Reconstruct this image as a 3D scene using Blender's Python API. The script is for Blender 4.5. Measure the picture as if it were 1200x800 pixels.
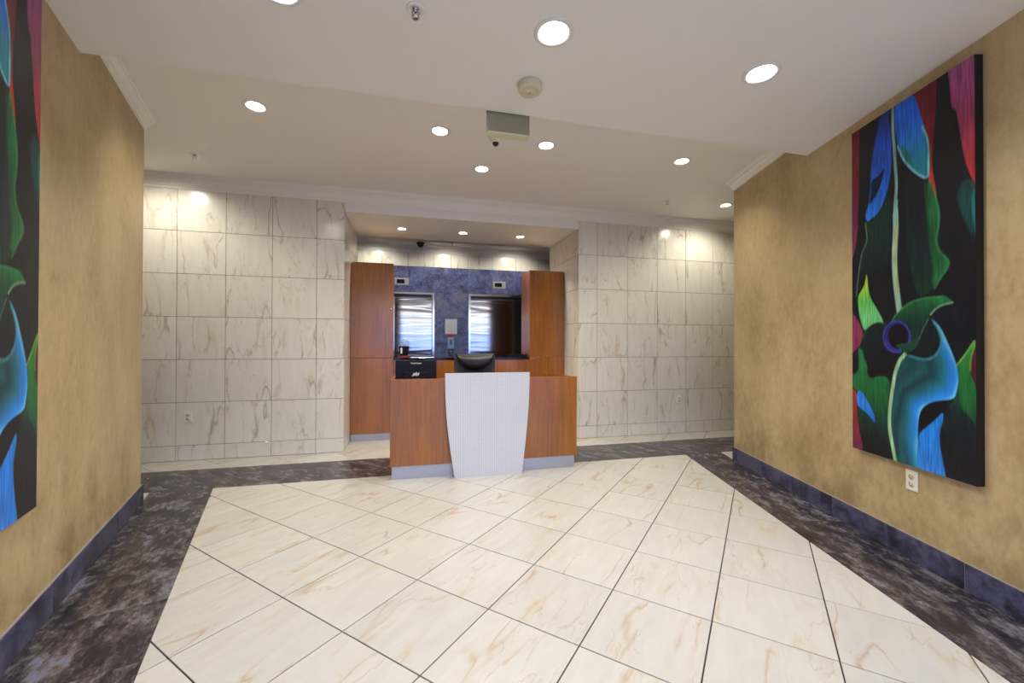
import bpy, bmesh, math, random
import numpy as np
from mathutils import Vector, Matrix
random.seed(7)
S = bpy.context.scene
for o in list(bpy.data.objects):
    bpy.data.objects.remove(o)
COL = S.collection

# ------------------------------------------------------------------ camera
EYE = 1.25
YAW, PITCH, ROLL, FPX = 0.2340 + math.radians(.45), 0.00687, 0.00274, 479.26
def camera():
    cy, sy = math.cos(YAW), math.sin(YAW)
    f = Vector((sy * math.cos(PITCH), cy * math.cos(PITCH), math.sin(PITCH)))
    r = Vector((cy, -sy, 0)); u = r.cross(f)
    r2 = r * math.cos(ROLL) + u * math.sin(ROLL); u2 = -r * math.sin(ROLL) + u * math.cos(ROLL)
    cd = bpy.data.cameras.new('camera'); cd.sensor_width = 36; cd.lens = FPX / 1200 * 36; cd.clip_start = .02
    c = bpy.data.objects.new('camera', cd); COL.objects.link(c)
    m = Matrix((r2, u2, -f)).transposed().to_4x4(); m.translation = (0, 0, EYE)
    c.matrix_world = m; S.camera = c
camera()

# ------------------------------------------------------------------ world, exposure, lights
S.view_settings.view_transform = 'Standard'; S.view_settings.look = 'None'
S.view_settings.gamma = 1; S.view_settings.use_curve_mapping = False
S.view_settings.exposure = 0.38
W = bpy.data.worlds.new('world'); S.world = W; W.use_nodes = True
W.node_tree.nodes['Background'].inputs[0].default_value = (.99, .985, 1.0, 1)
W.node_tree.nodes['Background'].inputs[1].default_value = 3.6
WARM, NEUT = (1.0, .94, .79), (1.0, .965, .96)
P_NEAR, P_FAR, P_ALC, P_LOB = 37, 60, 36, 22
EMIT = 22
def portal():
    ld = bpy.data.lights.new('window_portal', 'AREA'); ld.shape = 'RECTANGLE'; ld.size = 7.8; ld.size_y = 2.7
    ld.cycles.is_portal = True
    o = bpy.data.objects.new('window_portal', ld); COL.objects.link(o)
    o.location = (1, -3.55, 1.37); o.rotation_euler = (math.radians(90), 0, 0)
portal()

# ------------------------------------------------------------------ materials
def srgb(r, g, b):
    return tuple(((c / 255) / 12.92 if c / 255 <= .04045 else ((c / 255 + .055) / 1.055) ** 2.4) for c in (r, g, b)) + (1,)
class NT:
    def __init__(s, name):
        s.m = bpy.data.materials.new(name); s.m.use_nodes = True; s.t = s.m.node_tree; s.b = s.t.nodes['Principled BSDF']
    def n(s, typ, **k):
        x = s.t.nodes.new(typ)
        for a, v in k.items(): setattr(x, a, v)
        return x
    def l(s, a, b): s.t.links.new(a, b)
    def set(s, **k):
        for a, v in k.items(): s.b.inputs[a.replace('_', ' ')].default_value = v
    def coord(s, scale=(1, 1, 1), rand=0, kind='Object', rot=(0, 0, 0)):
        tc = s.n('ShaderNodeTexCoord'); mp = s.n('ShaderNodeMapping'); s.l(tc.outputs[kind], mp.inputs[0])
        mp.inputs['Scale'].default_value = scale; mp.inputs['Rotation'].default_value = rot
        if rand:
            oi = s.n('ShaderNodeObjectInfo'); mu = s.n('ShaderNodeVectorMath', operation='SCALE')
            cb = s.n('ShaderNodeCombineXYZ'); m2 = s.math('MULTIPLY', oi.outputs['Random'], 7.3)
            s.l(oi.outputs['Random'], cb.inputs[0]); s.l(m2, cb.inputs[1]); s.l(m2, cb.inputs[2])
            s.l(cb.outputs[0], mu.inputs[0]); mu.inputs['Scale'].default_value = rand; s.l(mu.outputs[0], mp.inputs['Location'])
        return mp.outputs[0]
    def math(s, op, a, b=None, c=None):
        x = s.n('ShaderNodeMath', operation=op)
        for i, v in enumerate((a, b, c)):
            if v is None: continue
            if isinstance(v, (int, float)): x.inputs[i].default_value = v
            else: s.l(v, x.inputs[i])
        return x.outputs[0]
    def noise(s, vec, scale, detail=4, rough=.55, dist=0):
        x = s.n('ShaderNodeTexNoise'); s.l(vec, x.inputs['Vector'])
        x.inputs['Scale'].default_value = scale; x.inputs['Detail'].default_value = detail
        x.inputs['Roughness'].default_value = rough; x.inputs['Distortion'].default_value = dist
        return x.outputs[0]
    def ramp(s, fac, stops):
        x = s.n('ShaderNodeValToRGB'); e = x.color_ramp.elements
        while len(e) < len(stops): e.new(.5)
        for i, (p, c) in enumerate(stops):
            e[i].position = p; e[i].color = c if isinstance(c, tuple) else (c, c, c, 1)
        s.l(fac, x.inputs[0]); return x.outputs[0]
    def mix(s, f, a, b):
        x = s.n('ShaderNodeMix', data_type='RGBA')
        for i, v in ((0, f), (6, a), (7, b)):
            if isinstance(v, (int, float, tuple)): x.inputs[i].default_value = v
            else: s.l(v, x.inputs[i])
        return x.outputs[2]
    def bump(s, h, strength=.2, dist=.002):
        x = s.n('ShaderNodeBump'); x.inputs['Strength'].default_value = strength; x.inputs['Distance'].default_value = dist
        s.l(h, x.inputs['Height']); s.l(x.outputs[0], s.b.inputs['Normal'])
def flat(name, rgb, rough=.5, metal=0, spec=.5, coat=0):
    t = NT(name); t.set(Base_Color=srgb(*rgb), Roughness=rough, Metallic=metal, Coat_Weight=coat)
    t.b.inputs['Specular IOR Level'].default_value = spec
    v = t.coord(); h = t.noise(v, 90, 2); t.bump(h, .03, .0005)
    return t.m
def marble(name, base, tint, vein, rough):
    t = NT(name); v0 = t.coord((3.6, .85, 1.0), rand=9, rot=(0, 0, .14)); wq = t.n('ShaderNodeTexNoise'); t.l(v0, wq.inputs['Vector']); wq.inputs['Scale'].default_value = 9; wq.inputs['Detail'].default_value = 4
    wv = t.n('ShaderNodeVectorMath', operation='MULTIPLY_ADD'); t.l(wq.outputs['Color'], wv.inputs[0]); wv.inputs[1].default_value = (.12, .03, 0); t.l(v0, wv.inputs[2]); v = wv.outputs[0]
    w = t.noise(v, 1.6, 3, .5)
    a = t.noise(v, 1.3, 2.5, .45); d = t.math('ABSOLUTE', t.math('SUBTRACT', a, .5))
    line = t.ramp(d, [(0, 1.0), (.007, .5), (.02, 0.0)])
    mask = t.ramp(w, [(.46, 0.0), (.60, 1.0)])
    patch = t.ramp(t.noise(v, 2.3, 9, .7), [(.54, 0.0), (.60, .5), (.72, 1.0)])
    near = t.ramp(d, [(0, 1.0), (.10, 0.0)])
    b = t.noise(v, 2.6, 3, .5); line2 = t.ramp(t.math('ABSOLUTE', t.math('SUBTRACT', b, .5)), [(0, .9), (.010, 0.0)])
    soft = t.ramp(t.noise(v, 5, 5, .6), [(.35, 0.0), (.7, .6)])
    oi = t.n('ShaderNodeObjectInfo')
    c = t.mix(soft, srgb(*base), srgb(*[int(x * .94) for x in base]))
    c = t.mix(t.math('MULTIPLY', t.math('MULTIPLY', patch, near), .7), c, srgb(*tint))
    c = t.mix(t.math('MULTIPLY', t.math('MULTIPLY', line, mask), .6), c, srgb(*vein))
    c = t.mix(t.math('MULTIPLY', line2, t.math('MULTIPLY', near, .5)), c, srgb(*vein))
    hs = t.n('ShaderNodeHueSaturation'); t.l(c, hs.inputs['Color'])
    t.l(t.math('MULTIPLY_ADD', oi.outputs['Random'], .07, .965), hs.inputs['Value'])
    t.l(hs.outputs[0], t.b.inputs['Base Color']); t.set(Roughness=rough)
    t.bump(t.noise(v, 3, 2), .04, .001)
    return t.m
def stone(name, cols, scale, rough, stretch=(1, 1, 1), rand=11, fleck=None, rot=0):
    t = NT(name); v = t.coord(stretch, rand=rand, rot=(0, 0, rot))
    a = t.noise(v, scale, 12, .78, .2); b = t.noise(v, scale * .3, 3, .5)
    f = t.math('ADD', t.math('MULTIPLY', a, .6), t.math('MULTIPLY', b, .4))
    n = len(cols)
    c = t.ramp(f, [(.40 + .20 * i / (n - 1), srgb(*k)) for i, k in enumerate(cols)])
    if fleck:
        g = t.noise(t.coord((1, 1, 1), rand=rand), 95, 2, .5)
        c = t.mix(t.ramp(g, [(.60, 0.0), (.70, .8)]), c, srgb(*fleck))
    t.l(c, t.b.inputs['Base Color']); t.set(Roughness=rough); t.bump(a, .12, .002)
    return t.m
def plaster(name, lo, mid, hi):
    t = NT(name); v = t.coord((1, 1, .55))
    a = t.noise(v, 2.2, 6, .65); b = t.noise(t.coord((1, 1, .6)), 24, 5, .7)
    f = t.math('ADD', t.math('MULTIPLY', a, .62), t.math('MULTIPLY', b, .38))
    c = t.ramp(f, [(.30, srgb(*lo)), (.5, srgb(*mid)), (.68, srgb(*hi))])
    tc = t.n('ShaderNodeTexCoord'); sp = t.n('ShaderNodeSeparateXYZ'); t.l(tc.outputs['Object'], sp.inputs[0])
    low = t.ramp(sp.outputs[2], [(.10, 1.0), (.95, 0.0)])                      # scuffs and damp stains low on the wall
    st = t.ramp(t.noise(t.coord((1, 1, .8)), 3.1, 8, .7), [(.46, 0.0), (.62, 1.0)])
    c = t.mix(t.math('MULTIPLY', t.math('MULTIPLY', low, st), .6), c, srgb(118, 92, 54))
    t.l(c, t.b.inputs['Base Color']); t.set(Roughness=.42)
    t.bump(b, .35, .003); return t.m
def wood(name, lo, hi, rough=.22):
    t = NT(name); v = t.coord((26, 26, .9), rand=5)
    a = t.noise(v, 2.2, 6, .6, .3); b = t.noise(t.coord((1.2, 1.2, .5), rand=5), 2.0, 2)
    g = t.noise(t.coord((60, 60, 22)), 1.6, 3)
    f = t.math('ADD', t.math('MULTIPLY', a, .5), t.math('ADD', t.math('MULTIPLY', b, .35), t.math('MULTIPLY', g, .15)))
    t.l(t.ramp(f, [(.36, srgb(*lo)), (.64, srgb(*hi))]), t.b.inputs['Base Color'])
    t.set(Roughness=rough, Coat_Weight=.25, Coat_Roughness=.12); t.bump(a, .05, .0008); return t.m
def emission(name, col, s):
    t = NT(name); t.set(Base_Color=(0, 0, 0, 1)); t.b.inputs['Emission Color'].default_value = col + (1,) if len(col) == 3 else col
    t.b.inputs['Emission Strength'].default_value = s; return t.m
M = {}
M['floor_marble'] = marble('floor_marble', (194, 191, 184), (186, 167, 134), (168, 138, 98), .23)
M['wall_marble'] = marble('wall_marble', (226, 221, 210), (198, 174, 124), (140, 116, 84), .2)
M['grout_pale'] = flat('grout_pale', (150, 142, 138), .8)
M['grout'] = flat('grout', (62, 50, 44), .85)
M['grout_wall'] = flat('grout_wall', (92, 80, 66), .85)
M['border_stone'] = stone('border_stone', [(22, 20, 26), (40, 36, 44), (64, 58, 66), (94, 86, 80), (114, 114, 136)], 17, .27, (1.0, 1.9, 1), rot=.6)
M['blue_granite'] = stone('blue_granite', [(44, 48, 80), (66, 76, 124), (92, 104, 154), (124, 118, 122)], 10, .3, fleck=(190, 180, 160))
M['base_stone'] = stone('base_stone', [(36, 36, 46), (58, 58, 80), (78, 80, 110), (96, 92, 100)], 16, .3)
M['plaster'] = plaster('sponged_plaster', (150, 128, 86), (182, 160, 118), (200, 180, 140))
M['ceiling'] = flat('ceiling_paint', (236, 232, 227), .7)
M['crown'] = flat('crown_paint', (240, 237, 230), .45)
M['ring'] = flat('lamp_ring', (225, 222, 215), .35)
M['can'] = flat('lamp_reflector', (205, 205, 205), .18, 1)
M['bulb'] = emission('lamp_bulb', (1, .98, .95), EMIT)
M['wood'] = wood('cherry_veneer', (124, 70, 20), (172, 106, 36))
M['wood_lit_top'] = wood('lit_top_veneer', (190, 160, 120), (222, 190, 150))  # paler veneer: lamplight on the cabinet tops put into the colour
M['alu'] = flat('brushed_aluminium', (176, 176, 180), .42, .6)
M['black'] = flat('black_plastic', (8, 8, 10), .5, spec=.25)
M['black_gloss'] = flat('black_stone_top', (10, 10, 12), .1)
M['leather'] = flat('black_leather', (12, 13, 16), .38, spec=.35)
M['fabric'] = flat('dark_grey_mesh', (54, 58, 64), .8)
M['white'] = flat('white_plastic', (228, 224, 214), .4)
M['cream'] = flat('cream_plastic', (212, 204, 172), .45)
M['paper'] = flat('paper', (232, 230, 232), .7)
M['red'] = flat('red_print', (196, 32, 48), .5)
M['redbox'] = flat('red_box', (130, 46, 36), .6)
M['lightblue'] = flat('light_blue_print', (150, 185, 225), .5)
M['darkslot'] = flat('dark_slot', (38, 34, 30), .6)
M['chrome'] = flat('chrome', (200, 200, 205), .15, 1)
M['leaf'] = flat('plant_leaf', (176, 200, 170), .5)
M['signgrey'] = flat('sign_back', (150, 143, 118), .5)
M['signrim'] = flat('sign_rim', (214, 210, 172), .4)
M['edgeblack'] = flat('canvas_edge', (8, 8, 10), .6)
M['frame'] = flat('storefront_frame', (70, 72, 76), .35, .8)
M['pavement'] = flat('pavement', (150, 152, 158), .9)
def steel():
    t = NT('brushed_steel_door'); t.set(Base_Color=srgb(176, 174, 172), Metallic=1, Roughness=.12)
    v = t.coord((.5, .5, 7.5)); t.bump(t.noise(v, 1.0, 2, .5, .4), .35, .012); return t.m
M['steel'] = steel()
def laminate():
    t = NT('white_grid_laminate'); tc = t.n('ShaderNodeTexCoord'); sp = t.n('ShaderNodeSeparateXYZ'); t.l(tc.outputs['Object'], sp.inputs[0])
    def ln(o, w):
        f = t.math('FRACT', t.math('MULTIPLY', o, 1 / .0155)); return t.math('LESS_THAN', f, w)
    g = t.math('MAXIMUM', ln(sp.outputs[0], .26), t.math('MULTIPLY', ln(sp.outputs[2], .26), .7))
    t.l(t.mix(g, srgb(220, 220, 219), srgb(186, 186, 192)), t.b.inputs['Base Color']); t.set(Roughness=.3)
    t.bump(g, -.3, .001); return t.m
M['laminate'] = laminate()
def glass(name, tint):
    m = bpy.data.materials.new(name); m.use_nodes = True; t = m.node_tree; t.nodes.remove(t.nodes['Principled BSDF'])
    a = t.nodes.new('ShaderNodeBsdfTransparent'); a.inputs[0].default_value = tint
    g = t.nodes.new('ShaderNodeBsdfGlossy'); g.inputs['Roughness'].default_value = .02
    x = t.nodes.new('ShaderNodeMixShader'); x.inputs[0].default_value = .06
    t.links.new(a.outputs[0], x.inputs[1]); t.links.new(g.outputs[0], x.inputs[2]); t.links.new(x.outputs[0], t.nodes['Material Output'].inputs[0])
    return m
M['glass_clear'] = glass('clear_glass', (.95, .96, 1, 1)); M['glass_blue'] = glass('blue_tinted_glass', (.58, .70, 1.0, 1))
def canvas():
    t = NT('painted_canvas'); a = t.n('ShaderNodeVertexColor'); a.layer_name = 'paint'; t.l(a.outputs[0], t.b.inputs['Base Color'])
    t.set(Roughness=.42); t.b.inputs['Specular IOR Level'].default_value = .3; t.bump(t.noise(t.coord((1, 1, .25)), 60, 4, .6), .3, .002); return t.m
M['canvas'] = canvas()

# ------------------------------------------------------------------ mesh helpers
class MB:
    def __init__(s): s.v = []; s.f = []; s.sm = []
    def add(s, vs, fs, smooth=False):
        k = len(s.v); s.v += [tuple(map(float, v)) for v in vs]; s.f += [tuple(i + k for i in f) for f in fs]; s.sm += [smooth] * len(fs); return s
    def box(s, x0, x1, y0, y1, z0, z1):
        vs = [(x, y, z) for z in (z0, z1) for y in (y0, y1) for x in (x0, x1)]
        return s.add(vs, [(0, 2, 3, 1), (4, 5, 7, 6), (0, 1, 5, 4), (2, 6, 7, 3), (0, 4, 6, 2), (1, 3, 7, 5)])
    def prism(s, poly, z0, z1, fr=None):           # poly: ccw (x,y); fr maps (x,y,z)
        fr = fr or (lambda x, y, z: (x, y, z)); n = len(poly)
        vs = [fr(x, y, z0) for x, y in poly] + [fr(x, y, z1) for x, y in poly]
        return s.add(vs, [tuple(range(n))[::-1], tuple(range(n, 2 * n))] + [(i, (i + 1) % n, n + (i + 1) % n, n + i) for i in range(n)])
    def lathe(s, prof, c=(0, 0, 0), seg=24, axis='z', smooth=True, cap=True):
        n = len(prof); vs = []
        for j in range(seg):
            a = 2 * math.pi * j / seg
            for r, h in prof:
                p = (r * math.cos(a), r * math.sin(a), h)
                if axis == 'y': p = (p[0], -h, p[1])
                if axis == 'x': p = (h, p[0], p[1])
                vs.append((p[0] + c[0], p[1] + c[1], p[2] + c[2]))
        fs = [(j * n + i, ((j + 1) % seg) * n + i, ((j + 1) % seg) * n + i + 1, j * n + i + 1) for j in range(seg) for i in range(n - 1)]
        s.add(vs, fs, smooth)
        if cap:
            k = len(s.v) - len(vs)
            for i in (0, n - 1):
                if prof[i][0] > 1e-4:
                    f = [k + j * n + i for j in range(seg)]; s.f.append(tuple(f if i else f[::-1])); s.sm.append(False)
        return s
    def tube(s, pts, r, seg=8):
        P = [Vector(p) for p in pts]; R = r if isinstance(r, (list, tuple)) else [r] * len(P); vs = []
        for i, p in enumerate(P):
            d = (P[min(i + 1, len(P) - 1)] - P[max(i - 1, 0)]).normalized()
            u = d.cross(Vector((0, 0, 1)) if abs(d.z) < .9 else Vector((1, 0, 0))).normalized(); w = d.cross(u)
            vs += [p + (u * math.cos(2 * math.pi * j / seg) + w * math.sin(2 * math.pi * j / seg)) * R[i] for j in range(seg)]
        fs = [(i * seg + j, i * seg + (j + 1) % seg, (i + 1) * seg + (j + 1) % seg, (i + 1) * seg + j) for i in range(len(P) - 1) for j in range(seg)]
        s.add(vs, fs, True); k = len(s.v) - len(vs)
        s.f += [tuple(k + j for j in range(seg))[::-1], tuple(k + (len(P) - 1) * seg + j for j in range(seg))]; s.sm += [False, False]
        return s
    def mesh(s, name):
        me = bpy.data.meshes.new(name); me.from_pydata(s.v, [], s.f)
        bm = bmesh.new(); bm.from_mesh(me); bmesh.ops.recalc_face_normals(bm, faces=bm.faces); bm.to_mesh(me); bm.free()
        me.polygons.foreach_set('use_smooth', s.sm); me.update(); return me
    def build(s, name, mat, parent=None, bevel=0, seg=2, **k):
        me = s.mesh(name); me.materials.append(M[mat] if isinstance(mat, str) else mat)
        if bevel:
            bm = bmesh.new(); bm.from_mesh(me)
            bmesh.ops.bevel(bm, geom=[e for e in bm.edges if e.is_manifold and e.calc_face_angle(0) > .5], offset=bevel, segments=seg, profile=.5, affect='EDGES')
            bm.to_mesh(me); bm.free()
        return link(name, me, parent, **k)
def link(name, me, parent=None, loc=None, rot=None, label=None, cat=None, group=None, kind=None):
    o = bpy.data.objects.new(name, me); COL.objects.link(o)
    if parent: o.parent = parent
    if loc is not None: o.location = loc
    if rot is not None: o.rotation_euler = rot
    for a, v in (('label', label), ('category', cat), ('group', group), ('kind', kind)):
        if v: o[a] = v
    return o
def thing(name, label, cat, loc=(0, 0, 0), rz=0, group=None):
    return link(name, None, None, loc, (0, 0, rz), label, cat, group)
def copy_tree(o, parent=None):
    c = o.copy(); COL.objects.link(c)
    if parent: c.parent = parent
    for ch in list(o.children):
        copy_tree(ch, c)
    return c
def clip(poly, a, b, c):                            # keep a*x+b*y<=c
    out = []
    for i in range(len(poly)):
        p, q = poly[i], poly[(i + 1) % len(poly)]
        dp, dq = a * p[0] + b * p[1] - c, a * q[0] + b * q[1] - c
        if dp <= 0: out.append(p)
        if (dp < 0 < dq) or (dq < 0 < dp):
            t = dp / (dp - dq); out.append((p[0] + (q[0] - p[0]) * t, p[1] + (q[1] - p[1]) * t))
    return out
def area(p): return abs(sum(p[i][0] * p[(i + 1) % len(p)][1] - p[(i + 1) % len(p)][0] * p[i][1] for i in range(len(p)))) / 2
def clip_convex(poly, region):                      # region ccw
    for i in range(len(region)):
        p, q = region[i], region[(i + 1) % len(region)]
        nx, ny = q[1] - p[1], -(q[0] - p[0])
        poly = clip(poly, nx, ny, nx * p[0] + ny * p[1])
        if len(poly) < 3: return []
    return poly
def inset(poly, d):
    n = len(poly); out = []
    sgn = 1 if sum(poly[i][0] * poly[(i + 1) % n][1] - poly[(i + 1) % n][0] * poly[i][1] for i in range(n)) > 0 else -1
    for i in range(n):
        p = poly
        q = Vector(poly[i]) ; a = (Vector(poly[i]) - Vector(poly[i - 1])); b = (Vector(poly[(i + 1) % n]) - Vector(poly[i]))
        if a.length < 1e-5 or b.length < 1e-5: out.append(tuple(q)); continue
        a.normalize(); b.normalize(); na = Vector((-a.y, a.x)) * sgn; nb = Vector((-b.y, b.x)) * sgn
        m = na + nb; k = m.length_squared
        out.append(tuple(q + m * (2 * d / k)) if k > .15 else tuple(q + na * d))
    return out
_cache = {}
def tile(parent, poly, centre, rot3, mat, th=.008, name='tile', ch=.0012, fullkey=None, origin=None):
    """poly in local 2-D frame (x right, y up the frame); rot3: matrix to world; face at local z=0, body below"""
    if fullkey and fullkey in _cache: me = _cache[fullkey]
    else:
        mb = MB(); n = len(poly); pi = inset(poly, ch)
        vs = [(x, y, -th) for x, y in poly] + [(x, y, -ch) for x, y in poly] + [(x, y, 0) for x, y in pi]
        fs = [(i, (i + 1) % n, n + (i + 1) % n, n + i) for i in range(n)] + [(n + i, n + (i + 1) % n, 2 * n + (i + 1) % n, 2 * n + i) for i in range(n)] + [tuple(range(2 * n, 3 * n))]
        mb.add(vs, fs); me = mb.mesh(name); me.materials.append(M[mat])
        if fullkey: _cache[fullkey] = me
    o = link(name, me, parent)
    m = rot3.to_4x4(); m.translation = centre; o.matrix_local = m
    return o

# ------------------------------------------------------------------ plan
T = .4563; J = .006                                # tile pitch and joint
BW = 5.07; AL, AR = -.756, 2.160                     # back wall plane, alcove jambs
ZN, ZF, ZA = 2.775, 3.04, 2.79                       # ceilings: near, far, alcove
YS, YA, YE = 2.62, 6.24, 7.60                        # soffit edge, alcove end, lift wall
YO, YR = .9, -3.5                                    # where the flared walls end, storefront
XL, XR = -4.6, 6.4                                   # corridor ends
def lw(y): return -.2969 * y - .9175
def rw(y): return .2904 * y + 2.3298
CL, CR = (lw(3.81), 3.81), (rw(3.75), 3.75)          # wall corners
BO = .466                                            # border width measured along x
Y1, Y2 = 4.055, 4.70                                 # dark cross band

# ---- floor
fl = MB().box(XL, XR, YR, YE, -.12, -.006).build('floor', 'grout', kind='structure')
r45 = Matrix.Rotation(math.radians(-45), 3, 'Z')
def to_local(p, c): v = r45.transposed() @ Vector((p[0] - c[0], p[1] - c[1], 0)); return (v.x, v.y)
OX, OY = -.2852, 2.5566
regions = [
    [(lw(YO) + BO, YO), (rw(YO) - BO, YO), (rw(Y1) - BO, Y1), (lw(Y1) + BO, Y1)],
    [(XL, Y2), (XR, Y2), (XR, BW + .008), (XL, BW + .008)],
    [(AL, BW + .008), (AR, BW + .008), (AR, 5.64), (AL, 5.64)],
    [(XL, 3.80), (CL[0], 3.80), (lw(Y1), Y1), (XL, Y1)],
    [(CR[0], 3.74), (XR, 3.74), (XR, Y1), (rw(Y1), Y1)],
    [(-3, YR), (5, YR), (5, YO), (-3, YO)],
]
ntile = 0
for ri, reg in enumerate(regions):
    lim = 200
    for i in range(-18, 19):
        for j in range(-18, 19):
            c = (OX + T * (i + .5) * .70711 + T * (j + .5) * .70711, OY + T * (j + .5) * .70711 - T * (i + .5) * .70711)
            if ri == 5 and (c[1] < -1.0 or c[0] < -2 or c[0] > 3.4): continue
            h = (T - J) / 2
            sq = [r45 @ Vector((x, y, 0)) for x, y in ((-h, -h), (h, -h), (h, h), (-h, h))]
            pw = clip_convex([(v.x + c[0], v.y + c[1]) for v in sq], reg)
            if len(pw) < 3 or area(pw) < .0006: continue
            full = abs(area(pw) - 4 * h * h) < 1e-6
            tile(fl, [to_local(p, c) for p in pw], (c[0], c[1], 0), r45, 'floor_marble', th=.0062, fullkey='ft' if full else None, ch=.0008); ntile += 1
# rear part beyond the camera: one plain finish sheet joined as stuff
sb = MB()
for i in range(-18, 19):
    for j in range(-18, 19):
        c = (OX + T * (i + .5 + j + .5) * .70711, OY + T * (j - i) * .70711)
        h = (T - J) / 2
        sq = [r45 @ Vector((x, y, 0)) for x, y in ((-h, -h), (h, -h), (h, h), (-h, h))]
        if -1.0 <= c[1] and -2 <= c[0] <= 3.4: continue
        pw = clip_convex([(v.x + c[0], v.y + c[1]) for v in sq], regions[5])
        if len(pw) >= 3 and area(pw) > .001: sb.prism(pw, -.0062, 0)
sb.build('rear_tiles', 'floor_marble', fl, kind='stuff')
# ---- dark stone border
br = MB().prism([(XL, Y1 + .002), (XR, Y1 + .002), (XR, Y2 - .002), (XL, Y2 - .002)], -.008, -.004)
br.prism([(lw(YO), YO), (lw(YO) + BO, YO), (lw(Y1) + BO, Y1), (lw(Y1), Y1)], -.008, -.004).prism([(rw(YO) - BO, YO), (rw(YO), YO), (rw(Y1), Y1), (rw(Y1) - BO, Y1)], -.008, -.004)
brd = br.build('trim_1', 'grout', kind='structure')
def strip_tiles(parent, p0, p1, p2, p3, L, first, mat, name, jt=.0022, th=.0042):
    """tiles cut across the parallelogram p0->p1 (long edge), p3->p2 (other long edge)"""
    a = math.atan2(p1[1] - p0[1], p1[0] - p0[0]); R3 = Matrix.Rotation(a, 3, 'Z'); o = Vector(p0)
    tot = (Vector(p1) - o).length
    reg = [p0, p1, p2, p3]
    if sum(reg[i][0] * reg[(i + 1) % 4][1] - reg[(i + 1) % 4][0] * reg[i][1] for i in range(4)) < 0: reg = reg[::-1]
    s = first - L * 2
    while s < tot + L:
        c = o + Vector((math.cos(a), math.sin(a))) * (s + L / 2)
        sq = [(c.x + math.cos(a) * x - math.sin(a) * y, c.y + math.sin(a) * x + math.cos(a) * y) for x, y in ((-L / 2 + jt / 2, -1.2), (L / 2 - jt / 2, -1.2), (L / 2 - jt / 2, 1.2), (-L / 2 + jt / 2, 1.2))]
        pw = clip_convex(sq, reg)
        if len(pw) >= 3 and area(pw) > .001:
            cc = (sum(p[0] for p in pw) / len(pw), sum(p[1] for p in pw) / len(pw))
            loc = [(math.cos(a) * (p[0] - cc[0]) + math.sin(a) * (p[1] - cc[1]), -math.sin(a) * (p[0] - cc[0]) + math.cos(a) * (p[1] - cc[1])) for p in pw]
            tile(parent, loc, (cc[0], cc[1], 0), R3, mat, th=th, name=name, ch=.0006)
        s += L
e = .0015
strip_tiles(brd, (lw(YO), YO), (lw(Y1), Y1), (lw(Y1) + BO - e, Y1), (lw(YO) + BO - e, YO), T, .02, 'border_stone', 'stone_tile')
strip_tiles(brd, (rw(YO), YO), (rw(Y1), Y1), (rw(Y1) - BO + e, Y1), (rw(YO) - BO + e, YO), T, .05, 'border_stone', 'stone_tile')
xx = -2.0 - T * 6
cr = Y2 - Y1
for k in range(-4, 14):                              # cross band: stones set on the diagonal
    for row in (0, 1, -1):
        c = (-1.3 + k * cr + (cr / 2 if row else 0), (Y1 + Y2) / 2 + row * cr / 2)
        h = cr * .70711 / 2 - .001
        sq = [r45 @ Vector((x, y, 0)) for x, y in ((-h, -h), (h, -h), (h, h), (-h, h))]
        pw = clip_convex([(v.x + c[0], v.y + c[1]) for v in sq], [(XL, Y1 + e), (XR, Y1 + e), (XR, Y2 - e), (XL, Y2 - e)])
        if len(pw) >= 3 and area(pw) > .002: tile(brd, [to_local(p, c) for p in pw], (c[0], c[1], 0), r45, 'border_stone', th=.0042, name='stone_tile', ch=.0006)

# ---- side walls (flared blocks), returns
MB().prism([(lw(YO), YO), CL, (XL, CL[1]), (XL, YO)][::-1], -.1, ZF).build('wall_left', 'plaster', kind='structure')
MB().prism([(rw(YO), YO), (XR, YO), (XR, CR[1]), CR], -.1, ZF).build('wall_right', 'plaster', kind='structure')
MB().box(XL - .15, XL, CL[1] - .1, BW + .3, -.1, ZF).build('wall_corridor_left', 'plaster', kind='structure')
MB().box(XR, XR + .15, CR[1] - .1, BW + .3, -.1, ZF).build('wall_corridor_right', 'plaster', kind='structure')
MB().box(-3.15, -3, YR, YO, -.1, ZN).build('wall_rear_left', 'plaster', kind='structure')
MB().box(5, 5.15, YR, YO, -.1, ZN).build('wall_rear_right', 'plaster', kind='structure')
# baseboards of blue stone tiles
BH, BT = .14, .012
def baseboard(name, p0, p1, inward, first, lengths=T):
    a = Vector(p0); d = (Vector(p1) - a); L = d.length; d.normalize(); n = Vector(inward)
    back = MB().prism([tuple(a), tuple(a + d * L), tuple(a + d * L + n * (BT - .003)), tuple(a + n * (BT - .003))], 0.0005, BH + .003).build(name, 'grout_pale', kind='structure')
    s = first - 2 * lengths
    R3 = Matrix(((d.x, 0, n.x), (d.y, 0, n.y), (0, 1, 0)))
    if R3.determinant() < 0: R3 = Matrix(((-d.x, 0, n.x), (-d.y, 0, n.y), (0, 1, 0)))
    while s < L + lengths:
        s0, s1 = max(s + .0022, -BT), min(s + lengths - .0022, L + BT)
        if s1 - s0 > .02:
            c = a + d * (s0 + s1) / 2 + n * BT; h = (s1 - s0) / 2
            tile(back, [(-h, -BH / 2 + .001), (h, -BH / 2 + .001), (h, BH / 2), (-h, BH / 2)], (c.x, c.y, BH / 2), R3, 'base_stone', th=.0032, ch=.0008, name='stone_tile')
        s += lengths
dL = (Vector(CL) - Vector((lw(YO), YO))).normalized(); dR = (Vector(CR) - Vector((rw(YO), YO))).normalized()
baseboard('baseboard_left', (lw(YO), YO), CL, (dL.y, -dL.x), .15)
baseboard('baseboard_right', (rw(YO), YO), CR, (-dR.y, dR.x), .146)
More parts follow.
